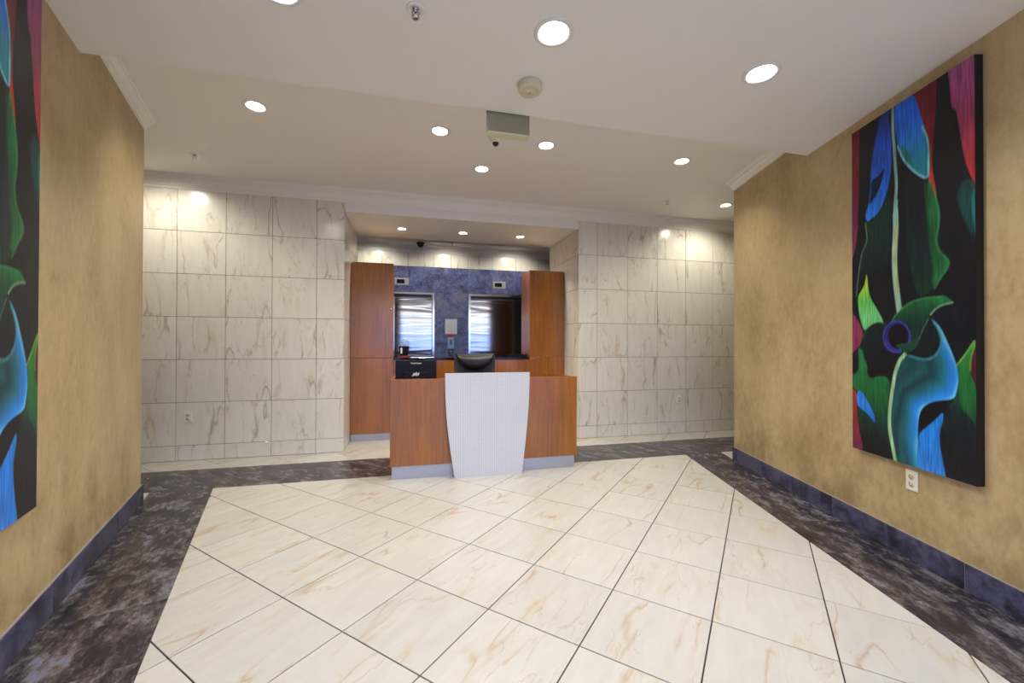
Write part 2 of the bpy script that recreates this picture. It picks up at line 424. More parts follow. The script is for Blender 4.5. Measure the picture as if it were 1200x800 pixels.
baseboard('baseboard_corridor_left', CL, (XL, CL[1]), (0, 1), .3)
baseboard('baseboard_corridor_right', CR, (XR, CR[1]), (0, 1), .3)

# ---- tiled back wall
def wall_tiles(parent, to_world, R3, u0, u1, z0, z1, uj, zj, mat='wall_marble', jt=.0045, th=.007, name='tile'):
    uj = sorted(uj); zj = sorted(zj)
    us = [u0] + [u for u in uj if u0 + .01 < u < u1 - .01] + [u1]; zs = [z0] + [z for z in zj if z0 + .01 < z < z1 - .01] + [z1]
    for a, b in zip(us, us[1:]):
        for c, d in zip(zs, zs[1:]):
            hx, hz = (b - a - jt) / 2, (d - c - jt) / 2
            tile(parent, [(-hx, -hz), (hx, -hz), (hx, hz), (-hx, hz)], to_world((a + b) / 2, (c + d) / 2), R3, mat, th=th, name=name,
                 fullkey=(mat, round(hx, 4), round(hz, 4)))
ZJ = [.1625 + T * k * 1.0035 for k in range(0, 7)]
LJ = [-1.052 - T * k for k in range(0, 9)]; RJ = [2.4325 + T * k for k in range(0, 10)]
Rb = Matrix(((1, 0, 0), (0, 0, -1), (0, 1, 0)))      # faces -y
wl = MB().box(XL, AL - .007, BW + .006, YA, -.1, ZF).build('wall_back_left', 'grout_wall', kind='structure')
wr = MB().box(AR + .007, XR, BW + .006, YA, -.1, ZF).build('wall_back_right', 'grout_wall', kind='structure')
wall_tiles(wl, lambda u, z: (u, BW, z), Rb, XL, AL, .001, 2.9, sorted(LJ), ZJ)
wall_tiles(wr, lambda u, z: (u, BW, z), Rb, AR, XR, .001, 2.9, RJ, ZJ)
Rp = Matrix(((0, 0, 1), (1, 0, 0), (0, 1, 0)))       # faces +x
Rm = Matrix(((0, 0, -1), (-1, 0, 0), (0, 1, 0)))     # faces -x
YJ = [BW + T * k for k in range(1, 4)]
wall_tiles(wl, lambda u, z: (AL, u, z), Rp, BW + .007, YA, .001, ZA, YJ, ZJ)
wall_tiles(wr, lambda u, z: (AR, u, z), Rm, BW + .007, YA, .001, ZA, YJ, ZJ)
# header over the alcove and its ceiling
def plate(name, outer, holes, z0, z1, mat, kind='structure'):
    bm = bmesh.new()
    def loop(pts):
        vs = [bm.verts.new((x, y, z0)) for x, y in pts]; return [bm.edges.new((vs[i], vs[(i + 1) % len(vs)])) for i in range(len(vs))]
    es = loop(outer)
    for (cx, cy, r) in holes: es += loop([(cx + r * math.cos(2 * math.pi * k / 24), cy + r * math.sin(2 * math.pi * k / 24)) for k in range(24)])
    bmesh.ops.triangle_fill(bm, use_beauty=True, use_dissolve=False, edges=es)
    for f in list(bm.faces):
        c = f.calc_center_median()
        if any((c.x - h[0]) ** 2 + (c.y - h[1]) ** 2 < (h[2] * .95) ** 2 for h in holes): bm.faces.remove(f)
    n = len(outer)
    if z1 > z0:
        ring = [v for v in bm.verts][:n]; top = [bm.verts.new((v.co.x, v.co.y, z1)) for v in ring]
        for i in range(n): bm.faces.new((ring[i], ring[(i + 1) % n], top[(i + 1) % n], top[i]))
        bm.faces.new(top)
    me = bpy.data.meshes.new(name); bmesh.ops.recalc_face_normals(bm, faces=bm.faces)
    bm.to_mesh(me); bm.free(); me.materials.append(M[mat]); return link(name, me, kind=kind)

LAMPS = []                                           # x, y, z, hole radius, tilt(x,y), colour, power
near_x = (-.56, .671, 1.903)
near = [(-.56, 1.935), (.671, 1.886), (1.903, 1.886)] + [(x, .35) for x in (-.35, .671, 1.75)] + [(x, -1.5) for x in (-1, .671, 2.4)]  # last two rows are unseen, added to light the floor
far = [(-1.147, 3.449), (.227, 3.472), (.693, 4.123), (1.173, 3.49), (2.558, 3.469), (3.907, 4.429), (-2.50, 4.43)]
alc = [(-.126, 5.66), (.693, 5.66), (1.511, 5.66)]
lob = [(-.6, 7.05), (.62, 7.05), (1.85, 7.05)]
HN, HFa, HA = .078, .068, .060
plate('ceiling', [(lw(YS), YS), (lw(YO), YO), (-3, YO), (-3, YR), (5, YR), (5, YO), (rw(YO), YO), (rw(YS), YS)], [(x, y, HN) for x, y in near], ZN, ZN + .32, 'ceiling')
plate('ceiling_far', [(XL, YS), (XR, YS), (XR, BW), (XL, BW)], [(x, y, HFa) for x, y in far], ZF, ZF, 'ceiling')
plate('ceiling_alcove', [(AL, BW), (AR, BW), (AR, YA), (AL, YA)], [(x, y, HA) for x, y in alc], ZA, ZA, 'ceiling')
MB().box(AL, AR, BW - .0005, BW + .05, ZA - .001, ZF).build('wall_header', 'ceiling', kind='structure')
MB().box(AL, AR, YA - .05, YA, ZA, ZF).build('wall_header_rear', 'ceiling', kind='structure')
plate('ceiling_lobby', [(-3.2, YA), (4.7, YA), (4.7, YE), (-3.2, YE)], [(x, y, HFa) for x, y in lob], ZF, ZF, 'ceiling')
MB().box(XL, XR, YS, YE + .3, ZF + .16, ZF + .2).build('roof_slab', 'ceiling', kind='structure')
MB().box(-3.35, -3.2, YA, YE, -.1, ZF).build('wall_lobby_left', 'plaster', kind='structure')
MB().box(4.7, 4.85, YA, YE, -.1, ZF).build('wall_lobby_right', 'plaster', kind='structure')

# crown mouldings
def sweep(name, path, zb, zt, proj, side, mat='crown'):
    k = (zt - zb) / .145; p = proj / .075
    prof = [(0, 0), (.010, 0), (.014, .022), (.020, .026), (.028, .052), (.046, .080), (.056, .088), (.058, .106), (.070, .112), (.075, .145), (0, .145)]
    prof = [(a * p, zb + b * k) for a, b in prof]; n = len(prof); P = [Vector(q) for q in path]; vs = []
    for i, q in enumerate(P):
        a = (q - P[i - 1]).normalized() if i else None; b = (P[i + 1] - q).normalized() if i < len(P) - 1 else None
        na = Vector((-a.y, a.x)) * side if a else None; nb = Vector((-b.y, b.x)) * side if b else None
        if na and nb: m = na + nb; m = m * (2 / m.length_squared)
        else: m = na or nb
        vs += [(q.x + m.x * d, q.y + m.y * d, z) for d, z in prof]
    fs = [(i * n + j, i * n + (j + 1) % n, (i + 1) * n + (j + 1) % n, (i + 1) * n + j) for i in range(len(P) - 1) for j in range(n)]
    fs += [tuple(range(n)), tuple((len(P) - 1) * n + j for j in range(n))[::-1]]
    MB().add(vs, fs).build(name, mat, kind='structure')
sweep('trim_2', [(XL, BW), (XR, BW)], 2.895, ZF, .075, -1)
sweep('trim_3', [(lw(YS), YS), CL, (XL, CL[1])], 2.93, ZF, .062, -1)
sweep('trim_4', [(rw(YS), YS), CR, (XR, CR[1])], 2.93, ZF, .062, 1)
sweep('trim_5', [(-3.2, YE), (4.7, YE)], 2.90, ZF, .07, -1)

# ---- lift lobby wall: marble strip, blue granite, two lifts
D1, D2, DW, DH = -.17, 1.62, 1.09, 2.15
we = MB().box(-3.2, D1 - DW / 2, YE + .006, YE + .25, -.1, ZF).box(D1 + DW / 2, D2 - DW / 2, YE + .006, YE + .25, -.1, ZF).box(D2 + DW / 2, 4.7, YE + .006, YE + .25, -.1, ZF)
we.box(D1 - DW / 2, D1 + DW / 2, YE + .006, YE + .25, DH, ZF).box(D2 - DW / 2, D2 + DW / 2, YE + .006, YE + .25, DH, ZF)
we = we.build('wall_back', 'grout_wall', kind='structure')
ej = [-.06 - T * k for k in range(1, 6)][::-1] + [-.06, .39, .71, 1.03] + [1.49 + T * k for k in range(0, 7)]
wall_tiles(we, lambda u, z: (u, YE, z), Rb, -2.4, 4.2, 2.655, 2.9, ej, [])
wall_tiles(we, lambda u, z: (u, YE, z), Rb, -1.5, 3.2, 2.195, 2.655, ej, [], mat='blue_granite', name='granite_tile', jt=.003)
gz = [2.195 - T * k for k in range(1, 5)]
FW = .038
wall_tiles(we, lambda u, z: (u, YE, z), Rb, D1 + DW / 2 + FW, D2 - DW / 2 - FW, .001, 2.195, [.71], gz, mat='blue_granite', name='granite_tile', jt=.003)
wall_tiles(we, lambda u, z: (u, YE, z), Rb, D2 + DW / 2 + FW, 3.2, .001, 2.195, [], gz, mat='blue_granite', name='granite_tile', jt=.003)
wall_tiles(we, lambda u, z: (u, YE, z), Rb, -1.5, D1 - DW / 2 - FW, .001, 2.195, [], gz, mat='blue_granite', name='granite_tile', jt=.003)
for n, cx, lab in ((1, D1, 'left'), (2, D2, 'right')):
    fr = MB(); a, b = cx - DW / 2, cx + DW / 2
    fr.box(a - FW, a, YE - .012, YE + .2, 0, DH + FW).box(b, b + FW, YE - .012, YE + .2, 0, DH + FW).box(a, b, YE - .012, YE + .2, DH, DH + FW)
    d = fr.build('door_%d' % n, 'chrome', kind='structure')
    lf_ = MB().box(-DW / 2 + .004, DW / 2 - .004, 0, .03, .01, DH - .004).build('door_leaf', 'steel', d, loc=(cx, YE + .11, 0), rot=(0, 0, math.radians(-2.6 if n == 2 else 0)))
    MB().box(a + .02, b - .02, YE + .06, YE + .10, DH - .035, DH - .002).build('door_track', 'frame', d)
    MB().box(a, b, YE - .01, YE + .2, 0.0, .009).build('threshold', 'alu', d)
    t = thing('floor_indicator', 'steel floor display with a dark screen above the %s lift door' % lab, 'display', (cx, YE, 2.375))
    MB().box(-.125, .125, -.008, 0, -.065, .065).build('face_plate', 'alu', t, bevel=.002)
    MB().box(-.085, .05, -.011, -.008, -.036, .036).build('screen', 'black_gloss', t)

# ---- storefront behind the viewer
sf = MB(); xs = [-3, -1.4, .2, 1.8, 3.4, 5]
for x in xs: sf.box(max(x - .035, -3), min(x + .035, 5), YR - .06, YR + .04, 0, ZN)
for z in (0, .95, 2.03, ZN - .06): sf.box(-3, 5, YR - .05, YR + .03, z, z + (.1 if z == 0 else .06))
wd = sf.build('window_1', 'frame', kind='structure')
for a, b in zip(xs, xs[1:]):
    MB().box(a + .03, b - .03, YR - .012, YR - .004, .08, 2.05).build('pane', 'glass_blue', wd)
    MB().box(a + .03, b - .03, YR - .012, YR - .004, 2.07, ZN - .04).build('pane', 'glass_clear', wd)
MB().box(-30, 30, -45, YR - .06, -.12, -.02).build('ground', 'pavement', kind='structure')

# ------------------------------------------------------------------ downlights
def downlight(x, y, z, hr, col, power, label, group=None, tilt=None, cone=135, proto={}):
    t = thing('recessed_downlight', label, 'ceiling light', (x, y, z), 0, group)
    key = (round(hr, 3), tilt)
    if key not in proto:
        ring = MB().lathe([(hr - .006, 0.002), (hr - .004, -.004), (hr + .004, -.007), (hr + .014, -.006), (hr + .02, -.001), (hr + .02, 0)], seg=32, cap=False)
        can = MB().lathe([(hr - .004, -.003), (hr - .008, .03), (hr - .012, .12), (.001, .121)], seg=28, cap=False)
        tm = Matrix.Identity(3)
        if tilt: tm = Matrix.Rotation(tilt[1], 3, Vector((tilt[0], tilt[2] if len(tilt) > 2 else 0, 0)))
        br_ = hr * (.86 if not tilt else .62); sx_, sy_ = (tilt[3] * hr, tilt[4] * hr) if tilt else (0, 0)
        bl = MB().lathe([(.0005, -.006), (br_ * .5, -.004), (br_ * .85, 0), (br_, .006), (br_ * .9, .03), (.0005, .032)], seg=24, cap=False)
        bl.v = [tuple(tm @ Vector(v) + Vector((sx_, sy_, .014 if not tilt else .022))) for v in bl.v]
        proto[key] = [(nm, b.mesh(nm), mt) for nm, b, mt in (('trim_ring', ring, 'ring'), ('reflector', can, 'can'), ('bulb', bl, 'bulb'))]
        for nm, me, mt in proto[key]: me.materials.append(M[mt])
    for nm, me, mt in proto[key]: link(nm, me, t)
    ld = bpy.data.lights.new('lamp', 'SPOT'); ld.energy = power; ld.color = col; ld.spot_size = math.radians(cone); ld.spot_blend = .75; ld.shadow_soft_size = .035
    lo = bpy.data.objects.new('lamp_light', ld); COL.objects.link(lo); lo.parent = t; lo.location = (0, 0, -.012)
    if tilt: lo.rotation_euler = Matrix.Rotation(tilt[1] * .8, 3, Vector((tilt[0], tilt[2] if len(tilt) > 2 else 0, 0))).to_euler()
nl = ['leftmost bright round downlight in the low ceiling', 'bright round downlight in the low ceiling above the cream smoke alarm', 'bright round downlight in the low ceiling nearest the right painting']
for i, (x, y) in enumerate(near):
    downlight(x, y, ZN, HN, NEUT, P_NEAR, nl[i] if i < 3 else 'added unseen downlight in the low ceiling behind the viewer', None if i < 3 else 'added downlights behind the viewer')
fl_l = ['tilted downlight in the raised ceiling near the left wall moulding', 'small round downlight in the raised ceiling left of the hanging sign box',
        'small round downlight behind the hanging sign box, nearest the reception alcove', 'small round downlight in the raised ceiling right of the hanging sign box',
        'tilted downlight in the raised ceiling left of the right wall moulding', 'half-hidden tilted downlight by the corner of the right tan wall',
        'tilted downlight in the corridor hidden behind the left tan wall']
tl = [(1, .35, .5, -.3, .05), None, None, None, (1, .30, -.2, -.15, .28), (1, .42, 0, -.2, .28), (1, .42, 0, 0, .28)]
for (x, y), lb, ti in zip(far, fl_l, tl): downlight(x, y, ZF, HFa, WARM, P_FAR * (.6 if ti else 1), lb, None, ti)
for (x, y), lb in zip(alc, ('left', 'middle', 'right')): downlight(x, y, ZA, HA, WARM, P_ALC, '%s of the three small downlights in the alcove ceiling over the desk' % lb, cone=112)
for x, y in lob: downlight(x, y, ZF, HFa, WARM, P_LOB, 'downlight in the lift lobby ceiling hidden beyond the alcove', 'lift lobby downlights', (1, .5, 0, 0, .2))

# ------------------------------------------------------------------ ceiling fittings
def sprinkler(x, y, z, label, s=1.0, body='chrome'):
    t = thing('sprinkler_head', label, 'sprinkler', (x, y, z))
    MB().lathe([(.042 * s, 0), (.042 * s, -.003), (.036 * s, -.007), (.026 * s, -.004), (.020 * s, -.0005), (.001, -.0005)], seg=28).build('escutcheon', 'white', t)
    MB().lathe([(.016 * s, -.0006), (.014 * s, -.004), (.008, -.012), (.006, -.016)], seg=12).build('nozzle', body, t)
    for sx in (-1, 1): MB().tube([(.007 * sx, 0, -.010), (.016 * sx, 0, -.018), (.012 * sx, 0, -.030), (0, 0, -.036)], .003, 6).build('frame_arm', body, t)
    MB().lathe([(.001, -.035), (.018, -.036), (.018, -.039), (.001, -.039)], seg=16).build('deflector', body, t)
sprinkler(.013, 1.905, ZN, 'chrome sprinkler head with white ring in the low ceiling at the top left', 1.0)
sprinkler(-2.0, 4.474, ZF, 'small sprinkler head in the raised ceiling near the left wall')
sprinkler(3.10, 4.488, ZF, 'small dark sprinkler head in the raised ceiling near the right wall')
sprinkler(.70, 7.26, ZF, 'sprinkler head on the lift lobby ceiling beside the black dome camera')
t = thing('smoke_alarm', 'round cream smoke alarm on the low ceiling near its edge', 'smoke alarm', (.671, 2.297, ZN))
MB().lathe([(.001, 0), (.070, 0), (.072, -.006), (.072, -.030), (.064, -.044), (.045, -.047), (.044, -.045), (.024, -.046), (.023, -.049), (.001, -.049)], seg=40).build('housing', 'cream', t)
MB().lathe([(.001, -.049), (.004, -.049), (.004, -.051), (.001, -.051)], seg=12).build('test_button', 'darkslot', t)
t = thing('heat_detector', 'small white heat detector with dark sensor tip under the hanging sign box', 'detector', (.705, 3.47, ZF))
MB().lathe([(.001, 0), (.056, 0), (.056, -.014), (.050, -.022), (.032, -.042), (.028, -.044), (.001, -.044)], seg=28).build('base', 'white', t)
MB().lathe([(.001, -.044), (.026, -.044), (.026, -.056), (.014, -.070), (.001, -.072)], seg=20).build('sensor_tip', 'darkslot', t)
t = thing('hanging_sign', 'grey sign box with a pale lower rim hanging at the ceiling step, blank side', 'sign', (.625, YS, ZN))
MB().box(-.142, .142, .012, .075, -.122, .10).build('housing', 'signgrey', t, bevel=.003)
MB().box(-.142, .142, .010, .078, -.134, -.122).build('lower_rim', 'signrim', t, bevel=.002)
MB().box(-.04, .04, .001, .0115, .02, .08).build('wall_bracket', 'white', t)
t = thing('dome_camera', 'black dome security camera on the lift lobby ceiling', 'camera', (.155, 7.40, ZF))
MB().lathe([(.001, 0), (.066, 0), (.066, -.022), (.060, -.028)], seg=28, cap=False).build('base_ring', 'black', t)
MB().lathe([(.060, -.024), (.056, -.048), (.042, -.070), (.022, -.083), (.0005, -.087)], seg=28, cap=False).build('dome', 'black_gloss', t)

# ------------------------------------------------------------------ outlets
def outlet(loc, rz, label):
    t = thing('power_outlet', label, 'outlet', loc, rz)
    MB().box(-.037, .037, -.006, 0, -.059, .059).build('cover_plate', 'white', t, bevel=.002)
    for z in (.021, -.021):
        r = MB().lathe([(.001, .006), (.0165, .006), (.0165, .009), (.001, .009)], c=(0, 0, z), seg=20, axis='y').build('socket', 'cream', t)
        MB().box(-.009, -.0065, -.0096, -.009, z, z + .009).box(.0065, .009, -.0096, -.009, z, z + .008).box(-.002, .002, -.0096, -.009, z - .010, z - .006).build('slots', 'darkslot', r)
outlet((-2.305, BW, .469), 0, 'white double power outlet low on the left marble tile wall')
outlet((3.69, BW, .481), 0, 'white double power outlet low on the right marble tile wall')
aR = math.atan2(dR.y, dR.x)
pr = Vector((2.841, 1.760)); outlet((pr.x, pr.y, .464), aR + math.pi, 'white double power outlet on the tan wall below the right painting')

# ------------------------------------------------------------------ paintings
def paint_mesh(Wd, Hd):
    NX, NY = 200, 540
    H4 = [(44, 605), (857, 80), (882, 2960), (60, 2709)]     # corners (tl, tr, br, bl) of the traced quad
    dst = [(0, 1), (1, 1), (1, 0), (0, 0)]
    A = []
    for (x, y), (u, v) in zip(H4, dst):
        A.append([x, y, 1, 0, 0, 0, -u * x, -u * y, u]); A.append([0, 0, 0, x, y, 1, -v * x, -v * y, v])
    A = np.array(A, float); h = np.linalg.solve(A[:, :8], A[:, 8]); Hm = np.append(h, 1).reshape(3, 3)
    def uv(p):
        p = np.array([(x, y, 1) for x, y in p], float) @ Hm.T; q = p[:, :2] / p[:, 2:]
        return q * [Wd, Hd]
    def smooth(p, closed=True, it=2):
        p = np.array(p, float)
        for _ in range(it):
            q = np.roll(p, -1, 0) if closed else p[1:]; a = p if closed else p[:-1]
            n = np.empty((2 * len(a), 2)); n[0::2] = a * .75 + q * .25; n[1::2] = a * .25 + q * .75
            p = n if closed else np.vstack([p[:1], n, p[-1:]])
        return p
    gx, gy = np.meshgrid(np.linspace(0, Wd, NX), np.linspace(0, Hd, NY)); X, Y = gx.ravel(), gy.ravel()
    rng = np.random.RandomState(3)
    lin = lambda c: np.array([((k / 255 + .055) / 1.055) ** 2.4 if k > 10 else k / 3294. for k in c])
    C = np.tile(lin((14, 16, 22)), (NX * NY, 1))
    px = Wd / NX
    def edge_dist(P, closed=True):
        d = np.full(X.shape, 9.); n = len(P)
        for i in range(n if closed else n - 1):
            a, b = P[i], P[(i + 1) % n]; ab = b - a; L = max((ab ** 2).sum(), 1e-9)
            t = np.clip(((X - a[0]) * ab[0] + (Y - a[1]) * ab[1]) / L, 0, 1)
            d = np.minimum(d, np.hypot(X - a[0] - t * ab[0], Y - a[1] - t * ab[1]))
        return d
    def inside(P):
        c = np.zeros(X.shape, bool); n = len(P)
        for i in range(n):
            a, b = P[i], P[(i + 1) % n]
            if a[1] == b[1]: continue
            m = ((a[1] > Y) != (b[1] > Y)); c ^= m & (X < (b[0] - a[0]) * (Y - a[1]) / (b[1] - a[1]) + a[0])
        return c
    streak = np.repeat(rng.rand(1, NX), NY, 0)
    s2 = rng.rand(NY // 18 + 2, NX // 2 + 2); yi = np.linspace(0, NY // 18, NY); y0 = yi.astype(int); f = (yi - y0)[:, None]
    st = (s2[y0] * (1 - f) + s2[y0 + 1] * f); st = np.repeat(st, 2, 1)[:, :NX].ravel(); st = (.62 + .76 * st)
    def poly(pts, cols, soft=1.0, shade=0):
        nonlocal C
        P = uv(smooth(pts)); d = edge_dist(P); ins = inside(P); sd = np.where(ins, d, -d)
        a = np.clip(sd / (px * max(1, soft * .6)) + .5, 0, 1)[:, None]
        ymin, ymax = P[:, 1].min(), P[:, 1].max(); t = np.clip((ymax - Y) / (ymax - ymin), 0, 1)
        k = np.array([lin(c) for c in cols]); pos = t * (len(k) - 1); i0 = np.clip(pos.astype(int), 0, max(len(k) - 2, 0)); fr = (pos - i0)[:, None]
        col = (k[i0] * (1 - fr) + k[np.minimum(i0 + 1, len(k) - 1)] * fr) * st[:, None]
        if shade: col = col * (1 - shade * np.clip(1 - d / .05, 0, 1))[:, None]
        C = C * (1 - a) + col * a
    def stroke(pts, w, c, soft=1.0, alpha=1.0):
        nonlocal C
        P = uv(smooth(pts, False)); d = edge_dist(P, False); w = w / 813 * Wd / 2
        a = (np.clip((w - d) / (px * max(1, soft * .55)) + .5, 0, 1) * alpha)[:, None]; C = C * (1 - a) + lin(c) * st[:, None] * a
    poly([(30, 560), (100, 560), (95, 640), (92, 750), (95, 1000), (90, 1120), (85, 1300), (62, 1420), (30, 1500)], [(90, 18, 26), (120, 24, 38), (110, 40, 70), (124, 54, 86)])
    poly([(683, 150), (900, 0), (900, 500), (890, 985), (845, 910), (800, 800), (770, 640), (745, 480), (738, 448), (708, 440), (700, 350), (690, 260)], [(152, 82, 140), (152, 66, 122), (156, 60, 92), (176, 54, 66), (184, 50, 56)])
    poly([(440, 330), (610, 220), (605, 330), (600, 500), (585, 640), (580, 800), (585, 880), (605, 960), (610, 1060), (580, 990), (556, 920), (558, 750), (545, 650), (520, 540), (485, 420)], [(96, 16, 24), (110, 30, 46), (116, 22, 28), (168, 56, 36), (180, 62, 40)])
    poly([(845, 910), (900, 985), (900, 1310), (875, 1350), (830, 1270), (780, 1150), (745, 1050), (755, 990), (790, 920)], [(22, 60, 58), (18, 66, 62), (14, 40, 46)], 6)
    poly([(850, 975), (900, 965), (900, 1330), (866, 1290), (842, 1080)], [(24, 110, 104), (22, 128, 136)], 2)
    poly([(205, 520), (310, 430), (285, 500), (305, 580), (312, 700), (308, 860), (285, 980), (250, 1090), (205, 1160), (142, 1202), (138, 1130), (162, 1080), (172, 930), (168, 850), (180, 720)], [(20, 40, 110), (24, 74, 190), (30, 90, 210), (26, 100, 216), (36, 120, 220)])
    poly([(200, 530), (232, 520), (190, 700), (172, 880), (165, 860), (178, 720)], [(10, 14, 26), (16, 30, 70)], 3)
    poly([(272, 815), (250, 920), (210, 1020), (158, 1092), (176, 1010), (172, 940), (190, 905), (225, 890)], [(14, 28, 66), (10, 16, 30)])
    poly([(335, 400), (450, 330), (485, 420), (520, 540), (548, 640), (560, 740), (560, 915), (500, 898), (450, 855), (400, 800), (368, 740), (346, 660), (334, 560), (330, 480)], [(28, 90, 214), (30, 98, 224), (36, 120, 220), (30, 130, 160), (26, 126, 140)])
    poly([(360, 670), (430, 720), (440, 800), (500, 870), (450, 850), (395, 790)], [(26, 118, 120), (24, 120, 110)], 5)
    stroke([(515, 560), (550, 640), (558, 740), (556, 850), (552, 908), (495, 885), (440, 840), (385, 775), (352, 690)], 11, (116, 190, 210), 2)
    poly([(143, 1200), (235, 1130), (300, 1000), (312, 1200), (300, 1500), (180, 1545), (95, 1560), (110, 1400), (147, 1340), (152, 1290), (138, 1220)], [(14, 40, 34), (16, 42, 40), (14, 24, 28)], 3)
    stroke([(138, 1205), (150, 1290), (146, 1340), (115, 1400), (100, 1500), (88, 1600), (80, 1690)], 8, (76, 120, 96), 2)
    poly([(500, 905), (560, 915), (598, 1010), (628, 1140), (625, 1230), (607, 1320), (625, 1395), (694, 1455), (690, 1500), (650, 1560), (560, 1680), (480, 1700), (420, 1400), (400, 1100), (380, 900)], [(14, 20, 26), (16, 26, 32), (18, 34, 36), (16, 46, 34)], 3)
    poly([(530, 915), (570, 925), (600, 1015), (628, 1140), (625, 1230), (607, 1320), (625, 1395), (694, 1455), (690, 1500), (650, 1560), (580, 1640), (600, 1500), (570, 1400), (555, 1250), (548, 1100)], [(26, 80, 40), (22, 90, 54), (18, 74, 42), (34, 104, 50)], 9)
    stroke([(566, 925), (600, 1015), (630, 1140), (625, 1230), (607, 1320), (625, 1395), (694, 1455), (688, 1500), (650, 1550), (600, 1640)], 9, (56, 130, 76), 5, .8)
    stroke([(317, 440), (318, 600), (330, 700), (337, 850), (344, 950), (338, 1050), (335, 1150), (340, 1250)], 19, (128, 170, 164), 2)
    stroke([(338, 1150), (342, 1250), (335, 1350), (332, 1450), (338, 1550), (348, 1650), (368, 1800)], 38, (134, 166, 156), 3)
    stroke([(340, 1060), (338, 1120), (340, 1200), (338, 1300)], 28, (130, 168, 160), 3)
    stroke([(339, 1120), (340, 1180), (338, 1300)], 33, (132, 167, 158), 3)
    stroke([(342, 1230), (334, 1350), (334, 1450), (342, 1550), (356, 1680)], 15, (168, 168, 96), 3)
    poly([(148, 1530), (158, 1640), (170, 1700), (210, 1770), (240, 1820), (268, 1880), (210, 1890), (160, 1905), (135, 1930), (108, 1860), (95, 1780), (86, 1700), (120, 1650), (140, 1600)], [(176, 196, 40), (140, 190, 60), (86, 180, 80), (110, 190, 120), (96, 178, 108)])
    poly([(40, 1800), (75, 1830), (105, 1885), (130, 1950), (110, 2020), (70, 2065), (40, 2090)], [(140, 58, 86), (120, 40, 70)])
    poly([(130, 1930), (180, 1885), (230, 1865), (280, 1885), (262, 1950), (285, 2040), (350, 2090), (325, 2140), (315, 2250), (180, 2260), (155, 2180), (130, 2100), (125, 2040), (105, 2020)], [(14, 34, 30), (14, 20, 26), (10, 14, 18)])
    stroke([(108, 2010), (140, 1930), (185, 1882), (235, 1866), (275, 1884)], 6, (40, 90, 60), 3)
    poly([(600, 1790), (700, 1745), (800, 1790), (860, 1880), (868, 2000), (800, 2090), (740, 2140), (700, 2030), (660, 1930), (620, 1860), (560, 1840)], [(18, 24, 34), (12, 16, 24), (16, 20, 30)], 6)
    poly([(548, 1850), (600, 1865), (630, 1940), (642, 2000), (625, 2060), (580, 2110), (520, 2112), (430, 2085), (490, 2020), (510, 1930)], [(14, 30, 32), (12, 18, 22)])
    poly([(300, 1885), (330, 1830), (400, 1760), (470, 1722), (560, 1702), (640, 1696), (664, 1688), (700, 1716), (724, 1735), (660, 1747), (610, 1772), (575, 1810), (555, 1850), (530, 1905), (500, 1955), (495, 2000), (460, 2060), (400, 2082), (350, 2077), (290, 2042), (262, 1990), (256, 1930), (275, 1890)], [(30, 96, 56), (18, 66, 44), (14, 44, 38), (20, 50, 40), (24, 60, 46)])
    poly([(560, 1706), (640, 1696), (664, 1688), (700, 1716), (724, 1735), (650, 1747), (600, 1760)], [(24, 118, 60), (22, 100, 54)], 4)
    stroke([(312, 1872), (345, 1815), (405, 1758), (470, 1722), (560, 1702), (640, 1697)], 6, (64, 140, 76), 2.5)
    stroke([(720, 1736), (655, 1750), (605, 1778), (575, 1815)], 8, (120, 156, 120), 2)
    stroke([(560, 1845), (520, 1920), (496, 1990), (462, 2052)], 5, (70, 110, 88), 2)
    el = lambda cx, cy, a, b: [(cx + a * math.cos(k * math.pi / 10), cy + b * math.sin(k * math.pi / 10)) for k in range(20)]
    poly(el(350, 1966, 94, 110), [(40, 38, 110), (34, 30, 108), (50, 50, 140)])
    stroke(el(350, 1966, 90, 104) + [(440, 1966)], 8, (58, 64, 150), 2)
    poly(el(360, 1962, 68, 86), [(12, 10, 26), (6, 6, 12)])
    poly([(330, 2018), (430, 2010), (500, 1970), (492, 2020), (450, 2068), (385, 2084), (372, 2044)], [(24, 70, 54), (20, 60, 48)], 2)
    poly([(95, 2030), (130, 2070), (130, 2110), (155, 2150), (155, 2220), (180, 2252), (230, 2228), (280, 2232), (305, 2265), (295, 2400), (290, 2500), (305, 2600), (345, 2800), (220, 2620), (170, 2430), (130, 2350), (40, 2300), (40, 2220), (98, 2210), (98, 2100)], [(34, 110, 70), (26, 104, 52), (24, 88, 46), (14, 46, 40), (10, 22, 26)], 1.5)
    poly([(40, 2320), (88, 2320), (88, 2540), (145, 2760), (40, 2760)], [(150, 52, 46), (120, 40, 50), (104, 38, 72)])
    poly([(88, 2440), (130, 2440), (200, 2540), (300, 2680), (360, 2830), (146, 2760), (130, 2650), (95, 2530)], [(20, 60, 50), (14, 30, 32), (10, 14, 18)], 2)
    poly([(86, 2318), (130, 2345), (160, 2405), (200, 2475), (216, 2560), (170, 2492), (120, 2452), (86, 2425)], [(44, 120, 210), (38, 124, 224), (30, 96, 190)])
    TR = [(570, 1838), (635, 1890), (692, 2010), (745, 2140), (766, 2250), (750, 2350), (720, 2382), (620, 2390), (560, 2410), (515, 2450), (495, 2530), (492, 2640), (492, 2900)]
    TP = TR + [(430, 2860), (355, 2830), (330, 2700), (315, 2500), (325, 2300), (345, 2170), (400, 2082), (440, 2085), (520, 2112), (580, 2108), (625, 2060), (645, 2000), (635, 1930), (600, 1870)]
    P = uv(smooth(TP)); E_ = uv(smooth(TR, False)); dE = edge_dist(E_, False) / Wd * 813; ins = inside(P); sd = np.where(ins, edge_dist(P), -edge_dist(P))
